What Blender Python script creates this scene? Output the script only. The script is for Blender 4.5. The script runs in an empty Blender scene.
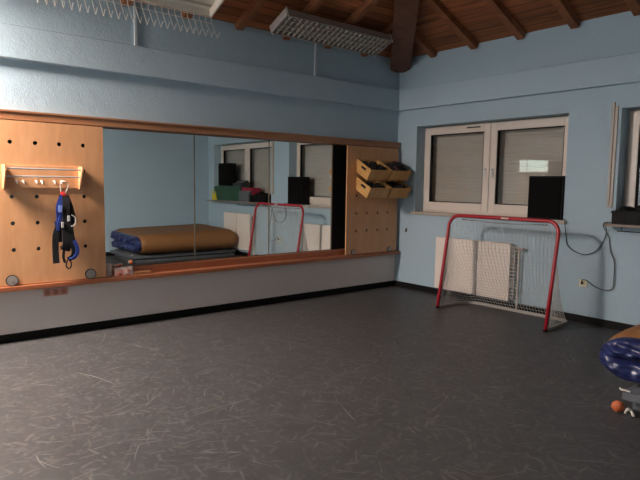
import bpy, bmesh, math, random
from mathutils import Vector, Matrix, noise
random.seed(7)
sc = bpy.context.scene
COL = sc.collection
PI = math.pi

# ------------------------------------------------------------------ helpers
def link(name, bm, mat, parent=None, smooth=False, mats=None):
    me = bpy.data.meshes.new(name)
    bmesh.ops.recalc_face_normals(bm, faces=bm.faces)
    bm.to_mesh(me); bm.free()
    for m in (mats or [mat]): me.materials.append(m)
    if smooth:
        for p in me.polygons: p.use_smooth = True
    o = bpy.data.objects.new(name, me); COL.objects.link(o)
    if parent is not None:
        o.parent = parent
        o.matrix_parent_inverse = Matrix.Identity(4)
        # meshes are authored in world space: shift into the parent's frame
        off = world_of(parent)
        me.transform(Matrix.Translation(-off))
    return o

def world_of(o):
    v = Vector(o.location)
    while o.parent is not None:
        o = o.parent; v = v + Vector(o.location)
    return v

def setp(o, label=None, cat=None, group=None, kind=None):
    if label: o['label'] = label
    if cat: o['category'] = cat
    if group: o['group'] = group
    if kind: o['kind'] = kind
    return o

def thing(name, loc, label, cat, group=None, kind=None):
    o = bpy.data.objects.new(name, None); COL.objects.link(o)
    o.location = loc; o.empty_display_size = .1
    return setp(o, label, cat, group, kind)

def struct_empty(name, loc, label=None):
    o = bpy.data.objects.new(name, None); COL.objects.link(o); o.location = loc
    return setp(o, label, None, None, 'structure')

def B(): return bmesh.new()

def box(bm, x0, x1, y0, y1, z0, z1, bev=0, mi=0):
    r = bmesh.ops.create_cube(bm, size=1)
    vs = r['verts']
    for v in vs:
        v.co = Vector(((x0+x1)/2+v.co.x*(x1-x0), (y0+y1)/2+v.co.y*(y1-y0), (z0+z1)/2+v.co.z*(z1-z0)))
    fs = set(f for v in vs for f in v.link_faces)
    if bev:
        es = list(set(e for v in vs for e in v.link_edges))
        rr = bmesh.ops.bevel(bm, geom=es, offset=bev, segments=2, affect='EDGES', profile=.5)
        fs = set(rr['faces']) | set(f for f in fs if f.is_valid)
    for f in fs: f.material_index = mi
    return bm

def tube(bm, pts, r, seg=8, closed=False, caps=True):
    pts = [Vector(p) for p in pts]; n = len(pts)
    rs = r if isinstance(r, (list, tuple)) else [r]*n
    rings = []; prev = None
    for i, p in enumerate(pts):
        if closed: t = pts[(i+1) % n]-pts[i-1]
        else: t = pts[min(i+1, n-1)]-pts[max(i-1, 0)]
        if t.length < 1e-9: t = Vector((0, 0, 1))
        t.normalize()
        if prev is None:
            a = Vector((0, 0, 1)) if abs(t.z) < .9 else Vector((1, 0, 0))
            u = t.cross(a).normalized()
        else:
            u = (prev-t*prev.dot(t))
            u = u.normalized() if u.length > 1e-6 else t.orthogonal().normalized()
        prev = u; w = t.cross(u)
        rings.append([bm.verts.new(p+rs[i]*(math.cos(2*PI*k/seg)*u+math.sin(2*PI*k/seg)*w)) for k in range(seg)])
    m = n if closed else n-1
    for i in range(m):
        a, b = rings[i], rings[(i+1) % n]
        for k in range(seg):
            bm.faces.new((a[k], a[(k+1) % seg], b[(k+1) % seg], b[k]))
    if caps and not closed:
        bm.faces.new(rings[0][::-1]); bm.faces.new(rings[-1])
    return bm

def cyl(bm, p0, p1, r, seg=20, r2=None):
    return tube(bm, [p0, p1], [r, r if r2 is None else r2], seg)

def strip(bm, pts, wdir, w, th):
    """flat strap: rectangular section swept along pts, wide along wdir"""
    pts = [Vector(p) for p in pts]; n = len(pts); rings = []
    for i, p in enumerate(pts):
        t = (pts[min(i+1, n-1)]-pts[max(i-1, 0)]).normalized()
        wd = Vector(wdir[i] if isinstance(wdir, list) else wdir); wd = (wd-t*wd.dot(t)).normalized()
        nn = t.cross(wd)
        rings.append([bm.verts.new(p+wd*a*w/2+nn*b*th/2) for a, b in ((-1, -1), (1, -1), (1, 1), (-1, 1))])
    for i in range(n-1):
        a, b = rings[i], rings[i+1]
        for k in range(4): bm.faces.new((a[k], a[(k+1) % 4], b[(k+1) % 4], b[k]))
    bm.faces.new(rings[0][::-1]); bm.faces.new(rings[-1])
    return bm

def prism(bm, poly, d):
    """poly: list of 3D points (planar), extruded by vector d"""
    a = [bm.verts.new(Vector(p)) for p in poly]; b = [bm.verts.new(Vector(p)+Vector(d)) for p in poly]
    bm.faces.new(a[::-1]); bm.faces.new(b); n = len(a)
    for i in range(n): bm.faces.new((a[i], a[(i+1) % n], b[(i+1) % n], b[i]))
    return bm

def smooth_path(pts, n=8):
    P = [Vector(p) for p in pts]; P = [P[0]*2-P[1]]+P+[P[-1]*2-P[-2]]; out = []
    for i in range(1, len(P)-2):
        for k in range(n):
            t = k/n; a, b, c, d = P[i-1], P[i], P[i+1], P[i+2]
            out.append(.5*((2*b)+(c-a)*t+(2*a-5*b+4*c-d)*t*t+(3*b-a-3*c+d)*t**3))
    out.append(P[-2]); return out

# ------------------------------------------------------------------ materials
def new_mat(name):
    m = bpy.data.materials.new(name); m.use_nodes = True
    nt = m.node_tree; b = nt.nodes['Principled BSDF']
    return m, nt, b
def rgb(h):
    c = [int(h[i:i+2], 16)/255 for i in (0, 2, 4)]
    return tuple((x/12.92 if x <= .04045 else ((x+.055)/1.055)**2.4) for x in c)+(1,)

def simple(name, col, rough=.5, metal=0, var=.06, scale=12, bump=0, bscale=200, spec=.5):
    m, nt, b = new_mat(name); N = nt.nodes; L = nt.links
    c = rgb(col) if isinstance(col, str) else tuple(col)+(1,)
    tc = N.new('ShaderNodeTexCoord'); no = N.new('ShaderNodeTexNoise'); no.inputs['Scale'].default_value = scale
    no.inputs['Detail'].default_value = 4
    L.new(tc.outputs['Object'], no.inputs['Vector'])
    mx = N.new('ShaderNodeMix'); mx.data_type = 'RGBA'
    mx.inputs['A'].default_value = tuple(x*(1-var) for x in c[:3])+(1,)
    mx.inputs['B'].default_value = tuple(min(1, x*(1+var)) for x in c[:3])+(1,)
    L.new(no.outputs['Fac'], mx.inputs['Factor']); L.new(mx.outputs['Result'], b.inputs['Base Color'])
    b.inputs['Roughness'].default_value = rough; b.inputs['Metallic'].default_value = metal
    b.inputs['Specular IOR Level'].default_value = spec
    if bump:
        n2 = N.new('ShaderNodeTexNoise'); n2.inputs['Scale'].default_value = bscale; n2.inputs['Detail'].default_value = 3
        L.new(tc.outputs['Object'], n2.inputs['Vector'])
        bp = N.new('ShaderNodeBump'); bp.inputs['Strength'].default_value = bump; bp.inputs['Distance'].default_value = .01
        L.new(n2.outputs['Fac'], bp.inputs['Height']); L.new(bp.outputs['Normal'], b.inputs['Normal'])
    return m

def wood(name, c1, c2, scale=(30, 2, 30), rough=.5, plank=None, axis=0, gap='1a0c05'):
    """wood grain stretched along one axis; plank = board width with dark gaps across axis"""
    m, nt, b = new_mat(name); N = nt.nodes; L = nt.links
    tc = N.new('ShaderNodeTexCoord'); mp = N.new('ShaderNodeMapping'); mp.inputs['Scale'].default_value = scale
    L.new(tc.outputs['Object'], mp.inputs['Vector'])
    no = N.new('ShaderNodeTexNoise'); no.inputs['Scale'].default_value = 1; no.inputs['Detail'].default_value = 6; no.inputs['Distortion'].default_value = .6
    L.new(mp.outputs[0], no.inputs['Vector'])
    rp = N.new('ShaderNodeValToRGB'); rp.color_ramp.elements[0].color = rgb(c1); rp.color_ramp.elements[1].color = rgb(c2)
    rp.color_ramp.elements[0].position = .3; rp.color_ramp.elements[1].position = .7
    L.new(no.outputs['Fac'], rp.inputs['Fac']); out = rp.outputs['Color']
    if plank:
        sp = N.new('ShaderNodeSeparateXYZ'); L.new(tc.outputs['Object'], sp.inputs[0])
        dv = N.new('ShaderNodeMath'); dv.operation = 'DIVIDE'; dv.inputs[1].default_value = plank
        L.new(sp.outputs[axis], dv.inputs[0])
        fl = N.new('ShaderNodeMath'); fl.operation = 'FLOOR'; L.new(dv.outputs[0], fl.inputs[0])
        wn = N.new('ShaderNodeTexWhiteNoise'); wn.noise_dimensions = '1D'; L.new(fl.outputs[0], wn.inputs['W'])
        mr = N.new('ShaderNodeMapRange'); mr.inputs['To Min'].default_value = .65; mr.inputs['To Max'].default_value = 1.25
        L.new(wn.outputs['Value'], mr.inputs['Value'])
        ml = N.new('ShaderNodeMix'); ml.data_type = 'RGBA'; ml.blend_type = 'MULTIPLY'; ml.inputs['Factor'].default_value = 1
        L.new(out, ml.inputs['A']); L.new(mr.outputs[0], ml.inputs['B'])
        fr = N.new('ShaderNodeMath'); fr.operation = 'FRACT'; L.new(dv.outputs[0], fr.inputs[0])
        lt = N.new('ShaderNodeMath'); lt.operation = 'LESS_THAN'; lt.inputs[1].default_value = .07; L.new(fr.outputs[0], lt.inputs[0])
        m2 = N.new('ShaderNodeMix'); m2.data_type = 'RGBA'; L.new(lt.outputs[0], m2.inputs['Factor'])
        L.new(ml.outputs['Result'], m2.inputs['A']); m2.inputs['B'].default_value = rgb(gap); out = m2.outputs['Result']
    L.new(out, b.inputs['Base Color']); b.inputs['Roughness'].default_value = rough
    return m

def wall_paint(name, col, col2):
    m, nt, b = new_mat(name); N = nt.nodes; L = nt.links
    tc = N.new('ShaderNodeTexCoord')
    n1 = N.new('ShaderNodeTexNoise'); n1.inputs['Scale'].default_value = 1.3; n1.inputs['Detail'].default_value = 5
    L.new(tc.outputs['Object'], n1.inputs['Vector'])
    mx = N.new('ShaderNodeMix'); mx.data_type = 'RGBA'; mx.inputs['A'].default_value = rgb(col); mx.inputs['B'].default_value = rgb(col2)
    L.new(n1.outputs['Fac'], mx.inputs['Factor']); L.new(mx.outputs['Result'], b.inputs['Base Color'])
    n2 = N.new('ShaderNodeTexNoise'); n2.inputs['Scale'].default_value = 55; n2.inputs['Detail'].default_value = 4
    n3 = N.new('ShaderNodeTexNoise'); n3.inputs['Scale'].default_value = 9; n3.inputs['Detail'].default_value = 2
    L.new(tc.outputs['Object'], n2.inputs['Vector']); L.new(tc.outputs['Object'], n3.inputs['Vector'])
    ad = N.new('ShaderNodeMath'); ad.operation = 'ADD'; L.new(n2.outputs['Fac'], ad.inputs[0]); L.new(n3.outputs['Fac'], ad.inputs[1])
    bp = N.new('ShaderNodeBump'); bp.inputs['Strength'].default_value = .5; bp.inputs['Distance'].default_value = .006
    L.new(ad.outputs[0], bp.inputs['Height']); L.new(bp.outputs['Normal'], b.inputs['Normal'])
    b.inputs['Roughness'].default_value = .62; b.inputs['Specular IOR Level'].default_value = .35
    return m

def floor_mat():
    m, nt, b = new_mat('grey_linoleum'); N = nt.nodes; L = nt.links
    tc = N.new('ShaderNodeTexCoord')
    def math_(op, a, c=None, cl=False):
        n = N.new('ShaderNodeMath'); n.operation = op; n.use_clamp = cl
        for i, v in enumerate((a, c)):
            if v is None: continue
            if isinstance(v, (int, float)): n.inputs[i].default_value = v
            else: L.new(v, n.inputs[i])
        return n.outputs[0]
    n0 = N.new('ShaderNodeTexNoise'); n0.inputs['Scale'].default_value = 5; n0.inputs['Detail'].default_value = 6
    L.new(tc.outputs['Object'], n0.inputs['Vector'])
    n1 = N.new('ShaderNodeTexNoise'); n1.inputs['Scale'].default_value = 38; n1.inputs['Detail'].default_value = 6
    L.new(tc.outputs['Object'], n1.inputs['Vector'])
    # gentle warp so scuffs are not ruler straight
    warp = N.new('ShaderNodeTexNoise'); warp.inputs['Scale'].default_value = 2.2
    L.new(tc.outputs['Object'], warp.inputs['Vector'])
    wv = N.new('ShaderNodeVectorMath'); wv.operation = 'SCALE'; wv.inputs['Scale'].default_value = .05
    L.new(warp.outputs['Color'], wv.inputs[0])
    base = N.new('ShaderNodeVectorMath'); base.operation = 'ADD'; L.new(tc.outputs['Object'], base.inputs[0]); L.new(wv.outputs[0], base.inputs[1])
    total = None
    for s, off, w, Lh, thr, gain in ((1.5, 0, .010, .44, .5, 1.1), (2.1, 3.7, .012, .42, .5, .95), (2.9, 9.1, .016, .42, .45, .7), (3.8, 5.3, .030, .42, .35, .4), (4.9, 1.9, .05, .42, .3, .3), (6.3, 7.7, .08, .42, .2, .22), (8., 2.3, .14, .45, .1, .16), (12.5, 6.3, .2, .45, .1, .14)):
        mp = N.new('ShaderNodeMapping'); mp.inputs['Location'].default_value = (off, off*1.7, 0); mp.inputs['Scale'].default_value = (s, s, 0)
        mp.inputs['Rotation'].default_value = (0, 0, off)
        L.new(base.outputs[0], mp.inputs['Vector'])
        v = N.new('ShaderNodeTexVoronoi'); v.inputs['Scale'].default_value = 1; v.inputs['Randomness'].default_value = 1
        L.new(mp.outputs[0], v.inputs['Vector'])
        sub = N.new('ShaderNodeVectorMath'); sub.operation = 'SUBTRACT'; L.new(mp.outputs[0], sub.inputs[0]); L.new(v.outputs['Position'], sub.inputs[1])
        sc_ = N.new('ShaderNodeSeparateColor'); L.new(v.outputs['Color'], sc_.inputs[0])
        ang = math_('MULTIPLY', sc_.outputs[0], 6.283)
        vr = N.new('ShaderNodeVectorRotate'); vr.rotation_type = 'Z_AXIS'; L.new(sub.outputs[0], vr.inputs['Vector']); L.new(ang, vr.inputs['Angle'])
        sx = N.new('ShaderNodeSeparateXYZ'); L.new(vr.outputs[0], sx.inputs[0])
        curve = math_('MULTIPLY', math_('MULTIPLY', sx.outputs[0], sx.outputs[0]), .22)
        yy = math_('ABSOLUTE', math_('SUBTRACT', sx.outputs[1], curve))
        line = math_('SUBTRACT', 1, math_('DIVIDE', yy, w), True)
        ends = math_('MULTIPLY', math_('SUBTRACT', Lh, math_('ABSOLUTE', sx.outputs[0])), 6, True)
        on = math_('MULTIPLY', math_('SUBTRACT', sc_.outputs[1], thr), 1.3, True)
        k = math_('MULTIPLY', math_('MULTIPLY', math_('MULTIPLY', line, ends), on), gain)
        total = k if total is None else math_('MAXIMUM', total, k)
    nb = N.new('ShaderNodeTexNoise'); nb.inputs['Scale'].default_value = 3.5; nb.inputs['Detail'].default_value = 8; nb.inputs['Roughness'].default_value = .75; L.new(tc.outputs['Object'], nb.inputs['Vector'])
    total = math_('MULTIPLY', total, math_('ADD', math_('MULTIPLY', nb.outputs['Fac'], 4.2), -1.35, True))
    total = math_('MULTIPLY', total, 1., True)
    mx = N.new('ShaderNodeMix'); mx.data_type = 'RGBA'; mx.inputs['A'].default_value = FL[0]; mx.inputs['B'].default_value = FL[1]
    L.new(math_('ADD', math_('MULTIPLY', n0.outputs['Fac'], .5), math_('MULTIPLY', n1.outputs['Fac'], .5)), mx.inputs['Factor'])
    m2 = N.new('ShaderNodeMix'); m2.data_type = 'RGBA'; L.new(total, m2.inputs['Factor']); L.new(mx.outputs['Result'], m2.inputs['A'])
    m2.inputs['B'].default_value = FL[2]
    L.new(m2.outputs['Result'], b.inputs['Base Color'])
    b.inputs['Roughness'].default_value = .48; b.inputs['Specular IOR Level'].default_value = .35
    return m

def glass_mat(name, refl=1.0):
    m = bpy.data.materials.new(name); m.use_nodes = True; nt = m.node_tree; N = nt.nodes; L = nt.links
    N.remove(N['Principled BSDF']); out = N['Material Output']
    t = N.new('ShaderNodeBsdfTransparent'); t.inputs[0].default_value = (.95, .96, .95, 1)
    g = N.new('ShaderNodeBsdfGlossy'); g.inputs['Roughness'].default_value = .02
    lw = N.new('ShaderNodeLayerWeight'); lw.inputs['Blend'].default_value = .5
    pw = N.new('ShaderNodeMath'); pw.operation = 'POWER'; pw.inputs[1].default_value = 4; L.new(lw.outputs['Facing'], pw.inputs[0])
    f = N.new('ShaderNodeMath'); f.operation = 'MULTIPLY_ADD'; f.inputs[1].default_value = .9; f.inputs[2].default_value = .05; L.new(pw.outputs[0], f.inputs[0])
    mx = N.new('ShaderNodeMixShader'); L.new(f.outputs[0], mx.inputs[0]); L.new(t.outputs[0], mx.inputs[1]); L.new(g.outputs[0], mx.inputs[2])
    L.new(mx.outputs[0], out.inputs[0]); return m

def emit_mat(name, col, s):
    m, nt, b = new_mat(name); b.inputs['Base Color'].default_value = (.8, .8, .8, 1)
    b.inputs['Emission Color'].default_value = col; b.inputs['Emission Strength'].default_value = s; return m

FL = [(.022, .023, .024, 1), (.082, .083, .086, 1), (.40, .38, .355, 1)]
M = {}
M['paint'] = wall_paint('blue_wall_paint', 'a1b9c6', 'a9c0cd')
M['paint_band'] = wall_paint('blue_band_paint', 'a6becb', 'aec5d2')
M['paint_grey'] = wall_paint('grey_lower_paint', 'dfd5d0', 'e4dcd7')
M['floor'] = floor_mat()
M['baseboard'] = simple('black_rubber_skirting', '0f0f0f', .6, spec=.2)
M['ceil_x'] = wood('ceiling_boards_long', '7c4526', 'ac6a3e', (14, 1.2, 14), .6, plank=.12, axis=0)
M['ceil_y'] = wood('ceiling_boards_cross', '7c4526', 'ac6a3e', (1.2, 14, 14), .6, plank=.12, axis=1)
M['rafter'] = wood('rafter_wood', '75452a', '98603c', (6, 6, 6), .55)
M['hip'] = wood('hip_beam_wood', '5a3626', '704a36', (6, 6, 6), .55)
M['birch'] = wood('birch_plywood', 'c69468', 'd2a075', (3, 14, 3), .42)
M['rail'] = wood('beech_rail', '97694a', 'a87a58', (18, 1.5, 18), .4)
M['ledge'] = wood('orange_beech_ledge', '905538', 'a26647', (18, 1.5, 18), .32)
M['boxwood'] = wood('pine_box_wood', 'b98a4c', 'cfa264', (4, 14, 4), .5)
M['black'] = simple('matte_black', '0b0b0d', .65, spec=.25)
M['void'] = simple('dark_back_panel', '0c0d0e', .8)
M['cloth_black'] = simple('black_cloth', '15161b', .9, bump=.4, bscale=120)
M['chrome'] = simple('chrome_metal', 'd6d6d6', .3, .55)
M['grey_metal'] = simple('grey_metal', 'a09b96', .45, .3)
M['white_plastic'] = simple('white_plastic', 'dcd6ca', .4)
M['frame'] = simple('cream_window_frame', 'dbd0c5', .38, var=.02)
M['sill'] = simple('beige_sill', 'ada398', .45)
M['sill_brown'] = simple('brown_sill_board', '8a7d72', .5)
M['radiator'] = simple('cream_radiator', 'e6dcd3', .4, var=.02)
M['red'] = simple('red_enamel', 'a8202e', .35)
M['base_grey'] = simple('grey_white_enamel', 'a29e98', .4)
M['net'] = simple('pale_net_cord', 'c4c4c0', .8)
M['netdark'] = simple('dark_net_lacing', '39393c', .8)
M['lamp_grey'] = simple('grey_lamp_housing', '9b938c', .5)
M['louver'] = simple('white_louver', 'b5b0a4', .4)
M['lamp_in'] = simple('lamp_reflector', '6e6d68', .5)
M['wire'] = simple('white_wire', 'e2ddd2', .4)
M['conduit'] = simple('white_conduit', 'c3ccd2', .5)
M['blue_strap'] = simple('blue_webbing', '243f8e', .5, bump=.3, bscale=300)
M['blue_vinyl'] = simple('dark_blue_vinyl', '222b58', .3, bump=.1, bscale=30)
M['brown_vinyl'] = simple('brown_mat_cover', '8a6038', .6, bump=.15, bscale=90)
M['grey_vinyl'] = simple('grey_mat_cover', '5c6167', .5)
M['orange'] = simple('orange_foam', 'c0663a', .6)
M['pink'] = simple('pinkish_socket_plate', 'd6a294', .4)
M['pinkdark'] = simple('brown_pink_socket', 'b07c6c', .4)
M['green'] = simple('green_crate', '2f5440', .5)
M['redbox'] = simple('crimson_crate', '9d2440', .5)
M['yellow'] = simple('yellow_plastic', 'd8c21c', .4)
M['darkgrey'] = simple('dark_grey_plastic', '33373c', .5)
M['cream'] = simple('cream_outlet', 'd8cfae', .4)
M['alu'] = simple('aluminium_edge', '8e8878', .35, .7)
M['shutter'] = simple('beige_shutter', 'c4bcb4', .6, var=.03)
M['glass'] = glass_mat('window_glass')
M['redstrap'] = simple('red_loop', 'd23a3a', .5)
M['lilac'] = simple('pale_blue_tape', '7f97dd', .4)
m, nt, b = new_mat('mirror_glass'); b.inputs['Base Color'].default_value = (.90, .96, .95, 1); b.inputs['Metallic'].default_value = 1; b.inputs['Roughness'].default_value = .0
M['mirror'] = m
m, nt, b = new_mat('clear_plastic_film'); b.inputs['Base Color'].default_value = (.8, .75, .7, 1); b.inputs['Roughness'].default_value = .15; b.inputs['Alpha'].default_value = .45
M['film'] = m
m, nt, b = new_mat('orange_packet_film'); b.inputs['Base Color'].default_value = rgb('d8583a'); b.inputs['Roughness'].default_value = .25
M['orange_film'] = m

# ------------------------------------------------------------------ room shell
XE, YS, XJ, YJ = 7.6, -9.0, 6.2, -4.6     # east / south limits, and the nearer east wall beside the windows
HW = 3.65; TAN = math.tan(math.radians(24)); TH = .4
REC = [(.401, 2.843), (3.471, 5.913)]; RZ0, RZ1, RD = 1.235, 2.575, .42

bm = B(); box(bm, -.4, XE+.2, YS-.2, .5, -.12, 0); o = link('floor', bm, M['floor']); setp(o, 'grey scuffed linoleum floor', kind='structure')

bm = B()
box(bm, -.4, 0, YS, TH, 0, .585)
box(bm, -.4, -.10, YS, TH, .585, 2.30)
box(bm, -.4, 0, YS, TH, 2.30, HW)
o = link('wall_left', bm, M['paint']); setp(o, 'light blue wall behind the mirrors', kind='structure')
# lower strip of that wall is painted grey
bm = B(); box(bm, 0, .012, YS, 0, .085, .57); o = link('wall_left_lower', bm, M['paint_grey']); o.name = 'wall_left_lower'; setp(o, 'grey painted strip of wall below the ledge', kind='structure')

bm = B()
xs = [0, REC[0][0], REC[0][1], REC[1][0], REC[1][1], XE]
box(bm, 0, XE, 0, TH+.1, 0, RZ0)
box(bm, 0, XE, 0, TH+.1, RZ1, HW)
for a, c in ((0, xs[1]), (xs[2], xs[3]), (xs[4], XE)): box(bm, a, c, 0, TH+.1, RZ0, RZ1)
o = link('wall_right', bm, M['paint']); setp(o, 'light blue window wall', kind='structure')
bm = B()
box(bm, XJ, XE, YJ, 0, 0, 4.25); o = link('wall_east', bm, M['paint']); setp(o, 'light blue end wall seen in the mirrors', kind='structure')
bm = B(); box(bm, XE, XE+.2, YS, YJ, 0, HW); o = link('wall_back', bm, M['paint']); setp(o, 'light blue wall behind the photographer', kind='structure')
bm = B()
DX0, DX1, DZ, DZT = 2.40, 3.47, 2.12, 2.55
box(bm, -.4, DX0, YS-.2, YS, 0, HW); box(bm, DX1, XE+.2, YS-.2, YS, 0, HW); box(bm, DX0, DX1, YS-.2, YS, DZT, HW)
o = link('wall_south', bm, M['paint']); setp(o, 'light blue rear wall with the door', kind='structure')
# door with lit transom
d = struct_empty('door_1', (2.93, YS, 0), 'door with lit transom in the rear wall')
bm = B(); box(bm, DX0+.05, DX1-.05, YS-.1, YS-.05, 0, DZ-.03); link('door_leaf', bm, M['frame'], d)
bm = B()
box(bm, DX0, DX0+.05, YS-.12, YS+.01, 0, DZT); box(bm, DX1-.05, DX1, YS-.12, YS+.01, 0, DZT)
box(bm, DX0, DX1, YS-.12, YS+.01, DZT-.05, DZT); box(bm, DX0+.05, DX1-.05, YS-.12, YS+.01, DZ-.03, DZ+.02)
link('door_frame', bm, M['frame'], d)
bm = B(); box(bm, DX0+.05, DX1-.05, YS-.08, YS-.07, DZ+.02, DZT-.05); link('transom_pane', bm, emit_mat('lit_transom', (.85, 1, .9, 1), 2.4), d)
bm = B(); tube(bm, smooth_path([(DX1-.12, YS-.05, 1.05), (DX1-.12, YS+.01, 1.05), (DX1-.24, YS+.01, 1.05)], 4), .01); link('door_handle', bm, M['chrome'], d)

# baseboards
bm = B(); box(bm, 0.0, .02, YS, 0, 0, .088); o = link('baseboard_left', bm, M['baseboard']); setp(o, kind='structure', label='black skirting along the mirror wall')
bm = B(); box(bm, .02, XJ, -.02, 0, 0, .088); o = link('baseboard_right', bm, M['baseboard']); setp(o, kind='structure', label='black skirting along the window wall')
bm = B(); box(bm, XJ-.02, XJ, YJ, -.02, 0, .088); o = link('baseboard_east', bm, M['baseboard']); setp(o, kind='structure', label='black skirting along the end wall')

# crown bands
bm = B(); box(bm, 0, .08, YS, 0, 2.84, 3.158, .006); o = link('trim_1', bm, M['paint_band']); setp(o, 'boxed painted band high on the mirror wall', kind='structure')
bm = B(); box(bm, .08, XJ, -.08, 0, 2.84, 3.16, .006); o = link('trim_2', bm, M['paint_band']); setp(o, 'boxed painted band high above the windows', kind='structure')

# roof: hip roof over the rectangle (0..XE) x (YS..0)
ceil = struct_empty('ceiling', (0, 0, HW), 'pitched wooden board ceiling')
rx = XE/2; rz = HW+TAN*rx; r0 = -rx; r1 = YS+rx
if r0 < r1: r0 = r1 = YS/2
A_, B_, C_, D_ = Vector((0, 0, HW)), Vector((XE, 0, HW)), Vector((XE, YS, HW)), Vector((0, YS, HW))
R0, R1 = Vector((rx, r0, rz)), Vector((rx, r1, rz))
def slab(pts, mat, lab):
    bm = B(); prism(bm, pts, (0, 0, .08)); o = link('roof_boards', bm, mat, ceil); return o
ov = .45
def ext(p): return p
slab([D_, A_, R0, R1], M['ceil_x'], '')
slab([A_, B_, R0], M['ceil_y'], '')
slab([B_, C_, R1, R0], M['ceil_x'], '')
slab([C_, D_, R1], M['ceil_y'], '')
def rafter(p, q, w, dep, mat, name='rafter'):
    p = Vector(p); q = Vector(q); t = (q-p).normalized(); s = t.cross(Vector((0, 0, 1))).normalized(); n = s.cross(t)
    if n.z > 0: n = -n
    bm = B(); prism(bm, [p+s*w/2, p-s*w/2, p-s*w/2+n*dep, p+s*w/2+n*dep], q-p)
    link(name, bm, mat, ceil)
RW, RDp = .10, .085
for k in range(13):
    y = -.84-.722*k
    if y < YS+.3: break
    top = min(-y, rx, y-YS)
    rafter((0, y, HW), (top-.1, y, HW+TAN*(top-.1)), RW, RDp, M['rafter'])
for k in range(10):
    x = .71+.722*k
    if x > XE-.3: break
    top = min(x, XE-x)
    rafter((x, 0, HW), (x, -(top-.1), HW+TAN*(top-.1)), RW, RDp, M['rafter'])
for k in range(12):
    y = -.84-.722*k
    if y < YS+.3: break
    top = min(-y, rx, y-YS)
    rafter((XE, y, HW), (XE-top+.1, y, HW+TAN*(top-.1)), RW, RDp, M['rafter'])
rafter(A_, R0, .31, .22, M['hip'], 'hip_beam')
rafter(B_, R0, .31, .22, M['hip'], 'hip_beam')
rafter(R0, R1, .2, .24, M['hip'], 'ridge_beam')

# ------------------------------------------------------------------ windows
def window(idx, x0, x1, label, sillz, sill_over):
    w = struct_empty('window_%d' % idx, ((x0+x1)/2, .2, RZ0), label)
    yf = .20; zb, zt = RZ0+.01, RZ1-.012; a, c = x0+.0, x1-.0; fw = .055
    bm = B()
    box(bm, a, a+fw, yf, yf+.08, zb, zt); box(bm, c-fw, c, yf, yf+.08, zb, zt)
    box(bm, a+fw, c-fw, yf, yf+.08, zb, zb+.05); box(bm, a+fw, c-fw, yf, yf+.08, zt-.04, zt)
    link('window_frame', bm, M['frame'], w)
    mid = (a+c)/2
    for s, (sa, sb) in enumerate(((a+.03, mid-.004), (mid+.004, c-.03))):
        bm = B(); t = .105; y0, y1 = yf-.03, yf+.03; z0, z1 = zb+.03, zt-.02; zl = z0+.13
        box(bm, sa, sa+t, y0, y1, z0, z1, .006); box(bm, sb-t, sb, y0, y1, z0, z1, .006)
        box(bm, sa+t, sb-t, y0, y1, z0, zl, .006); box(bm, sa+t, sb-t, y0, y1, z1-.10, z1, .006)
        sh = link('sash', bm, M['frame'], w)
        bm = B()
        g = .012
        box(bm, sa+t-.001, sa+t+g, y0+.012, y1, zl, z1-.1); box(bm, sb-t-g, sb-t+.001, y0+.012, y1, zl, z1-.1)
        box(bm, sa+t, sb-t, y0+.012, y1, z1-.1-g, z1-.1+.001); box(bm, sa+t, sb-t, y0+.012, y1, zl-.001, zl+g)
        link('gasket', bm, M['black'], sh)
        bm = B(); box(bm, sa+t, sb-t, yf+.004, yf+.008, zl, z1-.1); link('pane', bm, M['glass'], sh)
        hx = sb-.055 if s == 0 else sa+.055
        bm = B(); box(bm, hx-.014, hx+.014, y0-.008, y0, 1.84, 1.92, .004); cyl(bm, (hx, y0, 1.90), (hx, y0-.045, 1.90), .009)
        box(bm, hx-.011, hx+.011, y0-.055, y0-.04, 1.77, 1.91, .005)
        link('handle', bm, M['chrome'], sh)
        if s == 0 and idx == 1:
            bm = B(); box(bm, sb-.40, sb-.17, y0-.014, y0, z1-.04, z1-.02, .004); link('vent_strip', bm, M['darkgrey'], sh)
    # roller shutter behind: overlapping slats in one mesh
    bm = B(); n = 27; hgt = (zt-zb)/n
    for k in range(n):
        z = zb+k*hgt
        prism(bm, [(a, .325, z), (a, .3215, z+hgt*.15), (a, .3205, z+hgt*.5), (a, .3215, z+hgt*.88), (a, .326, z+hgt)], (c-a, 0, 0))
    box(bm, a, c, .335, .34, zb, zt)
    link('roller_shutter', bm, M['shutter'], w)
    bm = B(); box(bm, a+.001, a+.03, yf+.08, .345, zb, zt); box(bm, c-.03, c-.001, yf+.08, .345, zb, zt); link('shutter_track', bm, M['darkgrey'], w)
    bm = B(); box(bm, x0-.06*0+.002, x1-.002, -.0, yf+.1, RZ0-.03+.03, RZ0+.012); box(bm, x0-.05, x1+.05, -sill_over, 0, RZ0-(.032 if idx == 1 else .018), RZ0+.012, .004)
    link('sill', bm, M['sill'] if idx == 1 else M['sill_brown'], w)
window(1, *REC[0], 'double cream window behind the goal', 0, .035)
window(2, *REC[1], 'double cream window at the right edge', 0, .19)
# unseen outer panel, added so no light leaks behind shutters
bm = B(); box(bm, -.4, XE, .5, .52, 0, HW); o = link('outer_light_seal', bm, M['black']); o.name = 'outer_light_seal'; setp(o, kind='structure')

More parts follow.
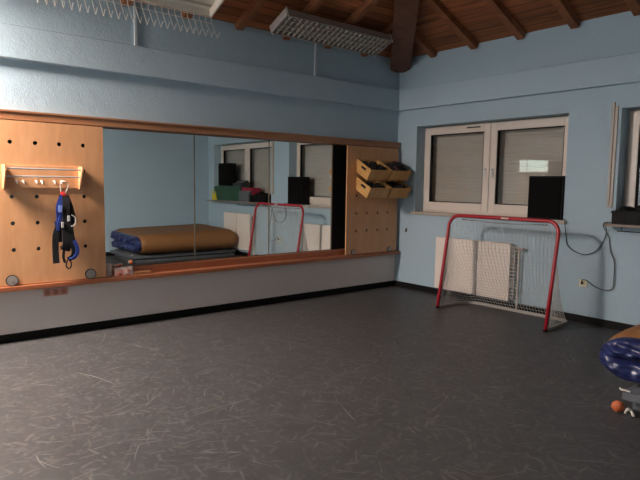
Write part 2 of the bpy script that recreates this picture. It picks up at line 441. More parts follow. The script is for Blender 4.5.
# ------------------------------------------------------------------ mirror cupboard frame
YL = -8.2
fr = thing('wall_rail_frame', (0, -3, .585), 'long beech wall frame with top rail and orange ledge around the mirrors', 'frame')
bm = B(); box(bm, -.098, .08, YL, -.03, 2.245, 2.33, .004); link('top_rail', bm, M['rail'], fr)
bm = B(); box(bm, .0805, .092, YL, -.02, 2.318, 2.338, .002); link('top_moulding', bm, M['rail'], fr)
bm = B(); box(bm, -.098, .012, YL, -.03, .588, .672, .003); link('bottom_rail', bm, M['ledge'], fr)
bm = B(); box(bm, .013, .14, YL, -.03, .543, .592, .006); link('ledge', bm, M['ledge'], fr)
bm = B(); box(bm, -.098, -.085, YL, -.03, .673, 2.244); link('back_panel', bm, M['void'], fr)
bm = B(); box(bm, -.084, .0, -.06, -.03, .673, 2.244); link('side_post', bm, M['rail'], fr)
MX = -.06
edges = [-4.715, -3.592, -2.476, -1.335]
mir = ['leftmost mirror panel above the ledge, reflecting a plain blue wall and the mats', 'second mirror panel from the left, reflecting crates on a sill and the goal',
       'mirror panel reflecting the right post of the goal, before the black gap']
for i in range(3):
    a, c = edges[i], edges[i+1]
    t = thing('mirror_panel', (MX, (a+c)/2, .673), mir[i], 'mirror', 'sliding mirror panels')
    bm = B(); box(bm, MX-.014, MX, a+.005, c-.02 if i == 2 else c-.008, .680, 2.238); link('glass', bm, M['mirror'], t)
    bm = B(); w_ = .007 if i < 2 else .02
    box(bm, MX-.016, MX+.006, a, a+.004, .674, 2.243); link('edge_profile', bm, M['alu'], t)
    bm = B(); box(bm, MX-.016, MX+.006, c-w_, c, .674, 2.243); link('edge_profile', bm, M['alu'], t)

def peg_plate(bm, x0, x1, ya, yb, za, zb, ys, zs, r=.021, seg=24):
    """plate in the y-z plane with round through-holes at ys x zs"""
    yb_ = [ya]+[(ys[i]+ys[i+1])/2 for i in range(len(ys)-1)]+[yb]
    zb_ = [za]+[(zs[i]+zs[i+1])/2 for i in range(len(zs)-1)]+[zb]
    for i, y in enumerate(ys):
        for j, z in enumerate(zs):
            y0, y1, z0, z1 = yb_[i], yb_[i+1], zb_[j], zb_[j+1]
            fr_o, fr_i, bk_o, bk_i = [], [], [], []
            corners = [math.atan2(z1-z, y1-y), math.atan2(z1-z, y0-y), math.atan2(z0-z, y0-y)+2*PI, math.atan2(z0-z, y1-y)+2*PI]
            angs = sorted(set([2*PI*k/seg for k in range(seg)]+[c_ % (2*PI) for c_ in corners]))
            for t in angs:
                cy, cz = math.cos(t), math.sin(t)
                s = min(((y1-y)/cy if cy > 1e-9 else (y0-y)/cy if cy < -1e-9 else 1e9), ((z1-z)/cz if cz > 1e-9 else (z0-z)/cz if cz < -1e-9 else 1e9))
                for lst, x, q in ((fr_o, x1, s), (fr_i, x1, r), (bk_o, x0, s), (bk_i, x0, r)):
                    lst.append(bm.verts.new((x, y+cy*q, z+cz*q)))
            n = len(angs)
            for k in range(n):
                l = (k+1) % n
                bm.faces.new((fr_o[k], fr_o[l], fr_i[l], fr_i[k])); bm.faces.new((bk_o[l], bk_o[k], bk_i[k], bk_i[l]))
                bm.faces.new((fr_i[k], fr_i[l], bk_i[l], bk_i[k]))
                po = fr_o[k].co; pq = fr_o[l].co
                if (abs(po.y-ya) < 1e-5 and abs(pq.y-ya) < 1e-5) or (abs(po.y-yb) < 1e-5 and abs(pq.y-yb) < 1e-5) or (abs(po.z-za) < 1e-5 and abs(pq.z-za) < 1e-5) or (abs(po.z-zb) < 1e-5 and abs(pq.z-zb) < 1e-5):
                    bm.faces.new((fr_o[l], fr_o[k], bk_o[k], bk_o[l]))

def pegboard(ya, yb, ys, label, rollers, rs=.057):
    t = thing('pegboard', (.09, (ya+yb)/2, .595), label, 'pegboard', 'sliding pegboards')
    bm = B(); peg_plate(bm, .082, .10, ya, yb, .600, 2.236, ys, [.955, 1.222, 1.488, 1.757, 2.026])
    link('board', bm, M['birch'], t)
    for y in rollers:
        bm = B(); cyl(bm, (.101, y, .593+rs), (.116, y, .593+rs), rs, 32); rr = link('roller', bm, M['black'], t)
        bm = B(); cyl(bm, (.116, y, .593+rs), (.122, y, .593+rs), rs*.86, 32); cyl(bm, (.122, y, .593+rs), (.127, y, .593+rs), .010, 12); link('roller_cap', bm, M['grey_metal'], rr)
    return t
pegboard(-5.885, -4.757, [-5.661, -5.433, -5.205, -4.967], 'large birch pegboard with a coat rack, left of the mirrors', (-5.69, -4.925))
pegboard(-1.185, -.085, [-.98, -.755, -.525, -.298], 'birch pegboard near the room corner, carrying four wooden boxes', (-1.04, -.25), .042)

# ------------------------------------------------------------------ coat rack on big pegboard
cr = thing('coat_rack', (.1, -5.37, 1.57), 'wooden coat rack with two metal rods and white hooks on the left pegboard', 'coat rack')
bm = B(); box(bm, .101, .119, -5.725, -5.03, 1.575, 1.80, .003); link('back_board', bm, M['birch'], cr)
for y in (-5.742, -5.03):
    bm = B(); prism(bm, [(.101, y, 1.80), (.255, y, 1.80), (.255, y, 1.745), (.145, y, 1.565), (.101, y, 1.565)], (0, .017, 0)); link('bracket', bm, M['birch'], cr)
for x, z in ((.23, 1.765), (.185, 1.69)):
    bm = B(); cyl(bm, (x, -5.73, z), (x, -5.02, z), .0085, 12); link('rod', bm, M['chrome'], cr)
for y in (-5.62, -5.56, -5.44, -5.39, -5.27, -5.2):
    bm = B(); cyl(bm, (.119, y, 1.645), (.124, y, 1.645), .013, 12)
    tube(bm, smooth_path([(.122, y, 1.65), (.142, y, 1.628), (.152, y, 1.618), (.162, y, 1.632)], 4), .005, 8); link('hook', bm, M['wire'], cr)
# harness
hy = -5.2
hn = thing('strap_harness', (.165, hy, 1.62), 'blue and black strap harness hanging by a white carabiner from the coat rack', 'harness')
def hp(y, z, x=.17): return (x, y, z)
bm = B(); tube(bm, smooth_path([hp(-5.215, 1.52), hp(-5.225, 1.60), hp(-5.20, 1.645, .155), hp(-5.165, 1.635), hp(-5.15, 1.60), hp(-5.18, 1.52), hp(-5.215, 1.52)], 5), .006, 8); link('carabiner', bm, M['wire'], hn)
bm = B(); strip(bm, smooth_path([hp(-5.215, 1.535), hp(-5.2, 1.51, .18), hp(-5.18, 1.49)], 3), (0, 1, .1), .04, .02); link('red_loop', bm, M['redstrap'], hn)
def strap(name, pts, w, mat, th=.012, wd=(0, 1, 0)):
    bm = B(); strip(bm, smooth_path([hp(*p) for p in pts], 6), wd, w, th); return link(name, bm, mat, hn)
strap('blue_strap', [(-5.20, 1.50), (-5.23, 1.44, .18), (-5.25, 1.36, .19), (-5.245, 1.27, .18), (-5.26, 1.16)], .06, M['blue_strap'])
strap('black_strap', [(-5.18, 1.49, .18), (-5.18, 1.42, .20), (-5.185, 1.34, .205), (-5.18, 1.24, .2), (-5.19, 1.14, .19)], .07, M['cloth_black'])
strap('black_strap', [(-5.17, 1.50, .165), (-5.145, 1.42, .18), (-5.125, 1.33, .19), (-5.11, 1.25, .18), (-5.14, 1.20, .17)], .05, M['cloth_black'])
strap('black_strap', [(-5.24, 1.22, .18), (-5.285, 1.10, .18), (-5.29, .95, .17), (-5.285, .80, .165)], .062, M['cloth_black'])
strap('black_strap', [(-5.235, 1.24, .16), (-5.225, 1.12, .165), (-5.22, 1.02, .165)], .11, M['cloth_black'], .03)
strap('black_strap', [(-5.19, 1.25, .195), (-5.185, 1.12, .195), (-5.18, 1.0, .19), (-5.20, .93, .175)], .09, M['cloth_black'], .02)
strap('black_strap', [(-5.15, 1.22, .2), (-5.135, 1.08, .2), (-5.115, .96, .19), (-5.12, .87, .18), (-5.17, .83, .17)], .05, M['cloth_black'])
strap('blue_strap', [(-5.115, 1.03, .212), (-5.09, .97, .21), (-5.085, .90, .205), (-5.12, .85, .2), (-5.165, .845, .195)], .035, M['blue_strap'])
strap('blue_strap', [(-5.235, 1.30, .205), (-5.26, 1.22, .2), (-5.265, 1.14, .19)], .025, M['blue_strap'])
strap('black_strap', [(-5.2, .97, .17), (-5.215, .87, .17), (-5.2, .80, .165)], .025, M['cloth_black'])
for (y, z) in ((-5.225, 1.20), (-5.165, 1.265)):
    bm = B(); box(bm, .205, .222, y-.012, y+.012, z-.03, z+.03, .004); link('buckle', bm, M['chrome'], hn)
bm = B(); tube(bm, smooth_path([hp(-5.135, 1.30, .21), hp(-5.10, 1.27, .215), hp(-5.105, 1.20, .215), hp(-5.14, 1.18, .21)], 5), .006, 8); link('ring', bm, M['chrome'], hn)
bm = B(); tube(bm, smooth_path([hp(-5.175, .83), hp(-5.19, .77), hp(-5.165, .735), hp(-5.14, .765), hp(-5.15, .83), hp(-5.175, .83)], 5), .007, 8); link('clip', bm, M['black'], hn)
bm = B(); box(bm, .212, .222, -5.262, -5.225, 1.33, 1.40, .003); link('pale_patch', bm, M['lilac'], hn)

# sockets below ledge
so = thing('socket_plate', (.012, -5.262, .44), 'pinkish triple socket plate on the wall just below the ledge', 'socket')
bm = B(); box(bm, .0125, .022, -5.385, -5.14, .435, .512, .004); link('cover_plate', bm, M['pink'], so)
for k in range(3):
    y = -5.345+.082*k; bm = B()
    tube(bm, [(.022, y+.024*math.cos(a_), .474+.024*math.sin(a_)) for a_ in [2*PI*i/20 for i in range(20)]], .005, 6, closed=True); cyl(bm, (.0225, y, .474), (.0245, y, .474), .021, 20)
    link('socket_insert', bm, M['pinkdark'], so)
# packet on the ledge
pk = thing('snack_packet', (.07, -4.62, .592), 'small clear packet with orange contents lying on the ledge', 'packet')
def crumple(ya, yb, z0, z1, x, amp, seed, nx=14, nz=8):
    bm = B(); g = []
    for sgn in (1, -1):
        rows = []
        for i in range(nx+1):
            rw = []
            for j in range(nz+1):
                u, v = i/nx, j/nz; bul = (math.sin(PI*u)*math.sin(PI*v))**.5
                n = noise.noise(Vector((u*4, v*3, seed+sgn)))*amp
                rw.append(bm.verts.new((x+sgn*(.022*bul+n*bul)+.02*(1-v), ya+(yb-ya)*u+n*.3, z0+(z1-z0)*(v+.25*noise.noise(Vector((u*3, seed, 0)))*v))))
            rows.append(rw)
        for i in range(nx):
            for j in range(nz): bm.faces.new((rows[i][j], rows[i+1][j], rows[i+1][j+1], rows[i][j+1]))
    bmesh.ops.remove_doubles(bm, verts=bm.verts, dist=.0004)
    return bm
link('packet_body', crumple(-4.655, -4.47, .595, .675, .08, .02, 3), M['orange_film'], pk)
link('packet_wrapper', crumple(-4.66, -4.45, .594, .69, .085, .03, 9), M['film'], pk)
bm = crumple(-4.74, -4.675, .595, .74, .05, .015, 21)
o = link('plastic_bag', bm, M['film']); setp(o, 'crumpled clear plastic bag on the ledge beside the big pegboard', 'bag')
bm = B(); box(bm, .05, .11, -4.44, -4.24, .593, .625, .005); o = link('wood_block', bm, M['rail']); setp(o, 'flat pale wooden block on the ledge right of the orange packet', 'block')

# ------------------------------------------------------------------ boxes on small pegboard
def bin_box(y0, y1, dz, label):
    P = {'tb': Vector((.105, 0, 2.045+dz)), 'tf': Vector((.42, 0, 1.872+dz)), 'bf': Vector((.330, 0, 1.722+dz)), 'bb': Vector((.105, 0, 1.843+dz))}
    t = .012; bm = B()
    def pl(pts, d): prism(bm, pts, d)
    e = Vector((0, t, 0))
    def Y(v, y): return Vector((v.x, y, v.z))
    # end panels with slot: south one has a hand hole
    for y in (y0, y1-t):
        tb, tf, bf, bb = (Y(P[k], y) for k in ('tb', 'tf', 'bf', 'bb'))
        u = (tf-tb); w = (bf-tf)
        # hole rectangle in panel coordinates
        def pt(a, c): return tb+u*a+(bb-tb+(w-(bb-tb))*a)*c
        As = [0, .36, .70, 1]; Cs = [0, .2, .42, 1]
        for i in range(3):
            for j in range(3):
                if i == 1 and j == 1: continue
                prism(bm, [pt(As[i], Cs[j]), pt(As[i+1], Cs[j]), pt(As[i+1], Cs[j+1]), pt(As[i], Cs[j+1])], e)
    d = Vector((0, y1-y0-2*t, 0))
    def side(a, c, inward):
        a = Y(P[a], y0+t); c = Y(P[c], y0+t); n = inward*t
        pl([a, c, c+n, a+n], d)
    dn = (P['bf']-P['tf']).normalized(); al = (P['tf']-P['tb']).normalized()
    side('tf', 'bf', -al); side('bb', 'bf', -dn); side('tb', 'bb', al)
    bmesh.ops.remove_doubles(bm, verts=bm.verts, dist=1e-5)
    o = link('storage_box', bm, M['boxwood']); setp(o, label, 'box', 'wooden boxes hung on the small pegboard')
    return P
def lump(y0, y1, dz, n, hi, seed, mats, name, label, cat='items'):
    bm = B(); rnd = random.Random(seed)
    for k in range(n):
        y = y0+.06+(y1-y0-.12)*rnd.random(); f = .25+.55*rnd.random()
        x = .105+.30*f; z = 2.03+dz-.175*f-.05+hi*rnd.random(); r = .035+.025*rnd.random()
        res = bmesh.ops.create_icosphere(bm, subdivisions=2, radius=1)
        a, b_, c = r*(.8+.5*rnd.random()), r*(.8+.9*rnd.random()), r*(.6+.4*rnd.random())
        mi = 0 if rnd.random() < .75 else 1
        fs = set()
        for v in res['verts']:
            nn = 1+.25*noise.noise(v.co*2+Vector((k, seed, 0)))
            v.co = Vector((max(x, .165)+v.co.x*a*nn, max(y0+.07, min(y1-.07, y))+v.co.y*b_*.8*nn, z+v.co.z*c*nn))
            fs.update(v.link_faces)
        for f_ in fs: f_.material_index = mi
    o = link(name, bm, None, smooth=True, mats=mats); setp(o, label, cat, kind='stuff'); return o
ys = [(-1.0, -.575), (-.545, -.12)]
bin_box(*ys[0], 0, 'upper left wooden box with a hand hole on the corner pegboard')
bin_box(*ys[1], 0, 'upper right wooden box heaped with dark things on the corner pegboard')
bin_box(*ys[0], -.265, 'lower left wooden box with a hand hole on the corner pegboard')
bin_box(*ys[1], -.265, 'lower right wooden box on the corner pegboard, under the heaped one')
lump(*ys[0], 0, 34, .045, 2, [M['cloth_black'], M['cloth_black']], 'cloth_heap', 'black cloth filling the upper left wooden box')
lump(*ys[1], 0, 30, .09, 5, [M['cloth_black'], simple('dark_red_cloth', '5a2a30', .8)], 'cloth_heap', 'black and dark red things piled above the rim of the upper right box')
lump(*ys[0], -.265, 24, .01, 8, [M['cloth_black'], M['cloth_black']], 'cloth_heap', 'black cloth in the lower left wooden box')
lump(*ys[1], -.265, 22, .03, 11, [M['cloth_black'], M['darkgrey']], 'cloth_heap', 'dark things in the lower right wooden box')

# ------------------------------------------------------------------ wall bits on window wall
hk = thing('wall_hook', (.24, 0, .93), 'small grey hook on the window wall near the corner', 'hook')
bm = B(); box(bm, .225, .255, -.008, -.0005, .915, .975, .003); link('back_plate', bm, M['darkgrey'], hk)
bm = B(); tube(bm, smooth_path([(.24, -.008, .965), (.24, -.03, .945), (.24, -.035, .92), (.24, -.02, .91)], 4), .007); link('hook_arm', bm, M['grey_metal'], hk)
ot = thing('wall_outlet', (3.145, 0, .49), 'cream wall outlet with a black plug, right of the goal', 'outlet')
bm = B(); box(bm, 3.095, 3.195, -.014, -.0005, .445, .535, .004); link('outlet_plate', bm, M['cream'], ot)
bm = B(); cyl(bm, (3.14, -.014, .49), (3.14, -.022, .49), .032, 20); link('socket_insert', bm, M['cream'], ot)
bm = B(); box(bm, 3.134, 3.154, -.045, -.023, .478, .512, .005); o = link('power_plug', bm, M['black']); setp(o, 'black plug pushed into the cream outlet', 'plug')
bm = B(); tube(bm, smooth_path([(2.86, .03, 1.262), (2.885, -.055, 1.262), (2.90, -.06, 1.20), (2.905, -.02, 1.05), (2.93, -.02, .94), (3.03, -.02, .87), (3.16, -.02, .845), (3.28, -.02, .90), (3.36, -.02, 1.02), (3.40, -.04, 1.16), (3.44, -.2, 1.255), (3.47, -.18, 1.258)], 8), .0055, 6)
o = link('speaker_cable', bm, M['darkgrey']); setp(o, 'thin dark cable looping from the speaker to the right window sill', 'cable')
bm = B(); tube(bm, smooth_path([(3.485, -.14, 1.262), (3.46, -.205, 1.262), (3.43, -.20, 1.22), (3.425, -.02, 1.08), (3.45, -.02, .92), (3.50, -.02, .80), (3.51, -.02, .60), (3.50, -.02, .48), (3.42, -.02, .445), (3.30, -.025, .47), (3.20, -.035, .53), (3.155, -.05, .535), (3.144, -.05, .512)], 8), .0055, 6)
o = link('power_cable', bm, M['darkgrey']); setp(o, 'dark mains cable hanging from the right sill to the outlet', 'cable')
bm = B(); box(bm, 3.370, 3.398, -.022, -.0005, 1.45, 2.65, .003); box(bm, 3.398, 3.405, -.010, -.0005, 1.45, 2.60); box(bm, 3.405, 3.435, -.014, -.0005, 1.45, 2.60, .003)
box(bm, 3.378, 3.424, -.02, -.0005, 1.43, 1.455)
o = link('vertical_batten', bm, M['sill']); setp(o, 'narrow pale vertical batten on the wall left of the right window', 'batten')
br = thing('cable_rail', (3.9, -.1, 1.15), 'thin dark rail below the right window sill', 'rail')
bm = B(); tube(bm, [(3.545, -.10, 1.165), (4.7, -.10, 1.165)], .006, 8); link('rail_bar', bm, M['black'], br)
for x in (3.595, 4.6):
    bm = B(); cyl(bm, (x, -.10, 1.165), (x, -.10, 1.2165), .005, 8); link('rail_hanger', bm, M['black'], br)

# ------------------------------------------------------------------ speakers
def speaker(x0, x1, y0, y1, z0, z1, label):
    t = thing('speaker', ((x0+x1)/2, (y0+y1)/2, z0), label, 'speaker', 'black loudspeakers on the sills')
    bm = B(); box(bm, x0, x1, y0+.02, y1, z0, z1, .006); link('cabinet', bm, M['black'], t)
    bm = B(); box(bm, x0+.02, x1-.02, y0+.003, y0+.02, z0+.02, z1-.02, .006); g = link('grille', bm, M['darkcloth'], t)
    return t
M['darkcloth'] = simple('speaker_cloth', '0d0d0e', .9, spec=.15, bump=.5, bscale=400)
speaker(2.365, 2.835, -.05, .165, RZ0+.013, 1.80, 'black box speaker on the sill of the window behind the goal')

# ------------------------------------------------------------------ radiators
def radiator(x0, x1, z0, z1, label, split, valve):
    t = thing('radiator', ((x0+x1)/2, -.06, z0), label, 'radiator', 'panel radiators under the windows')
    for a, c in ((x0, x0+(x1-x0)*split-.012), (x0+(x1-x0)*split+.012, x1)):
        bm = B(); box(bm, a, c, -.125, -.045, z0, z1, .008)
        link('panel', bm, M['radiator'], t)
    bm = B(); box(bm, x0+(x1-x0)*split-.012, x0+(x1-x0)*split+.012, -.11, -.06, z0+.03, z1-.01); link('joint', bm, M['grey_metal'], t)
    vx = x1+.05 if valve > 0 else x0-.05
    bm = B(); s = valve
    for k in range(14): box(bm, min(vx-.045*s, vx+.02*s), max(vx-.045*s, vx+.02*s), -.105, -.05, z0+.04+k*.052, z0+.06+k*.052)
    box(bm, vx-.006, vx+.006, -.10, -.06, z0+.03, z1-.03)
    link('side_grille', bm, M['grey_metal'], t)
    bm = B(); cyl(bm, (vx+.05*s, -.075, z1-.06), (vx+.05*s, -.075, 0), .011, 12); link('supply_pipe', bm, M['white_plastic'], t)
    bm = B(); cyl(bm, (vx+.02*s, -.075, z1-.06), (vx+.12*s, -.075, z1-.06), .022, 16); link('valve', bm, M['grey_metal'], t)
    for x in (x0+.2, x1-.2):
        bm = B(); box(bm, x-.015, x+.015, -.045, -.0005, z0+.1, z1-.1); link('wall_bracket', bm, M['grey_metal'], t)
radiator(.94, 2.20, .12, .895, 'cream panel radiator on the wall behind the goal net', .585, 1)
radiator(4.12, 5.24, .16, .98, 'cream panel radiator under the right window, seen in the mirror', .5, -1)

# ------------------------------------------------------------------ goal
GL, GR = 1.56, 3.12
g = thing('hockey_goal', ((GL+GR)/2, -.5, 0), 'red tube framed floor hockey goal with pale net in front of the radiator', 'goal')
zt = 1.262; yb0, yt = -.81, -.60; rr = .15; tr = .021
def lean(z): return yb0+(yt-yb0)*z/zt
pts = [(GL, yb0, .0), (GL, lean(.55), .55), (GL, lean(zt-rr), zt-rr)]
pts += [(GL+rr-rr*math.cos(a), lean(zt-rr+rr*math.sin(a)), zt-rr+rr*math.sin(a)) for a in [PI/2*k/7 for k in range(1, 8)]]
pts += [(GR-rr+rr*math.sin(a), lean(zt-rr+rr*math.cos(a)), zt-rr+rr*math.cos(a)) for a in [PI/2*k/7 for k in range(0, 8)]]
pts += [(GR, lean(.55), .55), (GR, yb0, 0)]
bm = B(); tube(bm, pts, tr+.001, 14); fobj = link('front_frame', bm, M['red'], g, smooth=True)
bm = B(); box(bm, 2.36, 2.46, lean(zt)-.028, lean(zt)-.018, zt-.008, zt+.012, .002); link('sticker', bm, M['white_plastic'], fobj)
# floor frame (flat tube), curved rear corners
def base_path():
    yr = -.14; c = .24; P = [(GL, yb0+.03), (GL+.0, yr-c)]
    P += [(GL+c*1.1-c*1.1*math.cos(a), yr-c+c*math.sin(a)) for a in [PI/2*k/6 for k in range(1, 7)]]
    P += [(GR-.04-c*.6+c*.6*math.sin(a), yr-c*.6+c*.6*math.cos(a)) for a in [PI/2*k/6 for k in range(0, 7)]]
    P += [(GR, yb0+.03)]
    return P
bp = base_path()
bm = B(); strip(bm, [(x, y, .018) for x, y in bp], (0, 0, 1), .034, .03); link('floor_frame', bm, M['base_grey'], g)
for x in (GL, GR):
    bm = B(); cyl(bm, (x, yb0, .0), (x, yb0+.003, .025), tr+.004, 14); link('foot', bm, M['black'], g)
# net: from the top bar down and back to the rear bar, plus sides
def resample(P, n):
    P = [Vector(p) for p in P]; d = [0]
    for i in range(1, len(P)): d.append(d[-1]+(P[i]-P[i-1]).length)
    out = []
    for k in range(n+1):
        s = d[-1]*k/n; i = 1
        while i < len(P)-1 and d[i] < s: i += 1
        f = (s-d[i-1])/max(1e-9, d[i]-d[i-1]); out.append(P[i-1].lerp(P[i], min(1, f)))
    return out
NU, NV = 64, 26
topP = resample([Vector((GL+.01, lean(.25)+.02, .25))]+[Vector(p)+Vector((0, .012, -.01)) for p in pts[2:-2]]+[Vector((GR-.01, lean(.25)+.02, .25))], NU)
botP = resample([(x, y, .035) for x, y in bp], NU)
bm = B(); grid = []
for i in range(NU+1):
    col = []
    for j in range(NV+1):
        v = j/NV; a = topP[i]; c = botP[i]
        p = a.lerp(c, v)
        sag = math.sin(PI*v)
        depth = (c.y-a.y)
        p.y = a.y+depth*(v**1.7)+.010*noise.noise(Vector((i*.3, j*.3, 1)))
        p.z += -.035*sag*noise.noise(Vector((i*.07, 0, 5)))-.03*sag
        p.x += .02*sag*noise.noise(Vector((i*.2, j*.15, 2)))
        p.z = max(p.z, .03)
        col.append(p)
    grid.append(col)
for i in range(0, NU+1): tube(bm, grid[i], .0025, 3, caps=False)
for j in range(1, NV+1): tube(bm, [grid[i][j] for i in range(NU+1)], .0025, 3, caps=False)
net = link('net', bm, M['net'], g)
bm = B(); lac = []
n = 60
for k in range(n+1):
    x = GL+.17+(GR-GL-.34)*k/n; lac.append((x, lean(zt)+.03, zt-.056+.008*(k % 2)-.012*math.sin(PI*k/n)))
tube(bm, lac, .007, 5)
link('net_lacing', bm, M['netdark'], net)

# ------------------------------------------------------------------ ceiling lamps (tilted with the roof)
def lamp(yc, length, label, guard, lit=False, xoff=.30, zoff=3.56):
    t = thing('ceiling_lamp', (.45, yc, 3.6), label, 'lamp', 'long ceiling lamps along the mirror wall')
    u = Vector((math.cos(math.radians(24)), 0, math.sin(math.radians(24)))); nrm = Vector((math.sin(math.radians(24)), 0, -math.cos(math.radians(24))))
    o0 = Vector((xoff, yc-length/2, zoff)); W = .37; H = .10; Ld = Vector((0, length, 0))
    def pan(a0, a1, h0, h1, l0, l1):
        p = o0+u*a0-nrm*h0+Vector((0, l0, 0)); q = o0+u*a1-nrm*h0+Vector((0, l0, 0))
        return [p, q, q-nrm*(h1-h0), p-nrm*(h1-h0)], Vector((0, l1-l0, 0))
    bm = B()
    for args in ((0, .012, 0, H, 0, length), (W-.012, W, 0, H, 0, length), (.012, W-.012, 0, H, 0, .012), (.012, W-.012, 0, H, length-.012, length), (.012, W-.012, H-.012, H, .012, length-.012)):
        pl, d = pan(*args); prism(bm, pl, d)
    link('housing', bm, M['lamp_grey'] if not guard else M['wire'], t)
    if not guard:
        bm = B(); n = 22
        for k in range(1, n):
            l = length*k/n; pl, d = pan(.012, W-.012, .002, .03, l-.003, l+.003); prism(bm, pl, d)
        for k in range(1, 4):
            a = W*k/4; pl, d = pan(a-.004, a+.004, .0, .032, .012, length-.012); prism(bm, pl, d)
        link('louver', bm, M['louver'], t)
    for a in (W*.28, W*.72):
        bm = B(); p = o0+u*a-nrm*.06; cyl(bm, p+Vector((0, .04, 0)), p+Vector((0, length-.04, 0)), .014, 12)
        link('tube', bm, M['tube_lit'] if lit else M['louver'], t)
    if guard:
        # hinged wire ball guard hanging open: long wires with a short return hook
        bm = B(); n = 25
        a0 = o0+u*.0
        cyl(bm, o0+Vector((0, .0, -.01)), o0+Vector((0, length, -.01)), .005, 6)
        cyl(bm, o0+u*.04+Vector((0, .0, -.1)), o0+u*.04+Vector((0, length, -.1)), .003, 6)
        for k in range(n+1):
            s = Vector((0, length*k/n, 0)); p = o0+s
            tip = p+Vector((.15, 0, -.27))
            tube(bm, [p, p+Vector((.01, 0, -.06)), tip, tip+Vector((.05, 0, .055))], .0035, 5)
        link('wire_guard', bm, M['wire'], t)
        for yy in (0, length):
            bm = B(); p = o0+Vector((0, yy, 0)); strip(bm, [p+Vector((-.01, 0, .0)), p+u*(W+.02), p+u*(W+.02)-nrm*.12], (0, 1, 0), .02, .02); link('end_bracket', bm, M['wire'], t)
    else:
        for l in (.02, length-.02):
            for a in (.0, W):
                bm = B(); p = o0+u*a+Vector((0, l, 0)); tube(bm, [p+nrm*.02, p-nrm*(H+.02)], .006, 6); link('clip', bm, M['wire'], t)
    # two short mounts up to the rafters
    return t
M['tube_lit'] = emit_mat('lit_tube', (1, .86, .68, 1), 6)
lamp(-1.78, 1.86, 'unlit ceiling lamp with a grey louver grid near the hip beam', False, xoff=.31, zoff=3.535)
lamp(-4.50, 1.90, 'ceiling lamp with a white wire ball guard at the top left', True, zoff=3.575)
lamp(-7.60, 1.90, 'lit ceiling lamp above the left end of the mirror wall', False, lit=True)
for y, lb in ((-4.34, 'white cable conduit running up the wall behind the wire guarded lamp'), (-1.745, 'white cable conduit running up the wall to the louvered lamp')):
    bm = B(); box(bm, .0005, .022, y-.016, y+.016, 3.158, 3.645, .003); o = link('cable_conduit', bm, M['conduit']); setp(o, lb, 'conduit')

# ------------------------------------------------------------------ things on the right sill
SZ = RZ0+.013
def crate(x0, x1, y0, y1, z0, z1, mat, label):
    bm = B(); t = .012
    box(bm, x0, x1, y0, y0+t, z0, z1); box(bm, x0, x1, y1-t, y1, z0, z1); box(bm, x0, x0+t, y0+t, y1-t, z0, z1); box(bm, x1-t, x1, y0+t, y1-t, z0, z1)
    box(bm, x0+t, x1-t, y0+t, y1-t, z0, z0+t); 
    box(bm, x0-.008, x1+.008, y0-.008, y0, z1-.03, z1-.005); n = int((x1-x0)/.12)
    for k in range(1, n): box(bm, x0+(x1-x0)*k/n-.006, x0+(x1-x0)*k/n+.006, y0-.006, y0, z0+.01, z1-.03)
    o = link('crate', bm, mat); setp(o, label, 'crate'); return o
gcr = crate(4.52, 5.70, -.12, .15, SZ, 1.575, M['green'], 'long dark green crate on the right window sill, under the speaker')
crate(4.10, 4.50, -.08, .15, SZ, 1.56, M['redbox'], 'crimson crate on the right window sill beside the green one')
crate(3.50, 4.06, -.16, .15, SZ, 1.40, M['black'], 'low black plastic crate at the left end of the right window sill')
bm = B(); box(bm, 4.54, 5.68, -.10, .13, 1.574, 1.586); link('lid', bm, M['green'], gcr)
speaker(5.08, 5.56, -.10, .12, 1.588, 2.12, 'black box speaker standing on the green crate at the right window')
# yellow V shaped thing, grey box, mixer and black heap
bm = B(); prism(bm, [(5.52, -.155, SZ+.001), (5.74, -.155, SZ+.001), (5.76, -.155, 1.50), (5.69, -.155, 1.36), (5.64, -.155, 1.34), (5.60, -.155, 1.46), (5.56, -.155, 1.34)], (0, .02, 0)); o = link('yellow_toy', bm, M['yellow']); setp(o, 'yellow zigzag plastic toy leaning on the green crate', 'toy')
mxr = thing('audio_mixer', (4.65, 0, 1.588), 'low dark audio mixer on the green crate beside the speaker', 'mixer')
bm = B(); prism(bm, [(4.40-.02+.15, -.08, 1.588), (4.40+.13, .1, 1.588), (4.40+.13, .1, 1.72), (4.40+.13, -.08, 1.65)], (.38, 0, 0)); link('mixer_body', bm, M['darkgrey'], mxr)
for k in range(6):
    bm = B(); cyl(bm, (4.57+.055*k, 0, 1.68), (4.57+.055*k, -.008, 1.70), .012, 10); link('knob', bm, M['grey_metal'], mxr)
bm = B(); box(bm, 4.09, 4.48, -.175, -.092, SZ, 1.49, .01); o = link('grey_case', bm, M['grey_vinyl']); setp(o, 'grey case standing before the crimson crate', 'case')
def heap(x0, x1, y0, y1, z0, z1, n, seed, mat, label, nm='bag_heap'):
    bm = B(); rnd = random.Random(seed)
    for k in range(n):
        x = x0+.07+(x1-x0-.14)*rnd.random(); y = y0+.06+(y1-y0-.12)*rnd.random(); z = z0+.062+(z1-z0-.11)*rnd.random()*.8
        res = bmesh.ops.create_icosphere(bm, subdivisions=2, radius=1); r = .06
        for v in res['verts']:
            nn = 1+.3*noise.noise(v.co*2+Vector((k, seed, 0)))
            v.co = Vector((x+v.co.x*r*nn, y+v.co.y*.05*nn, max(z0+.001, z+v.co.z*.05*nn)))
    o = link(nm, bm, mat, smooth=True); setp(o, label, 'items', kind='stuff'); return o
heap(3.51, 4.05, -.145, .135, SZ+.013, 1.50, 46, 4, M['black'], 'black bags and cables heaped in the low black crate')

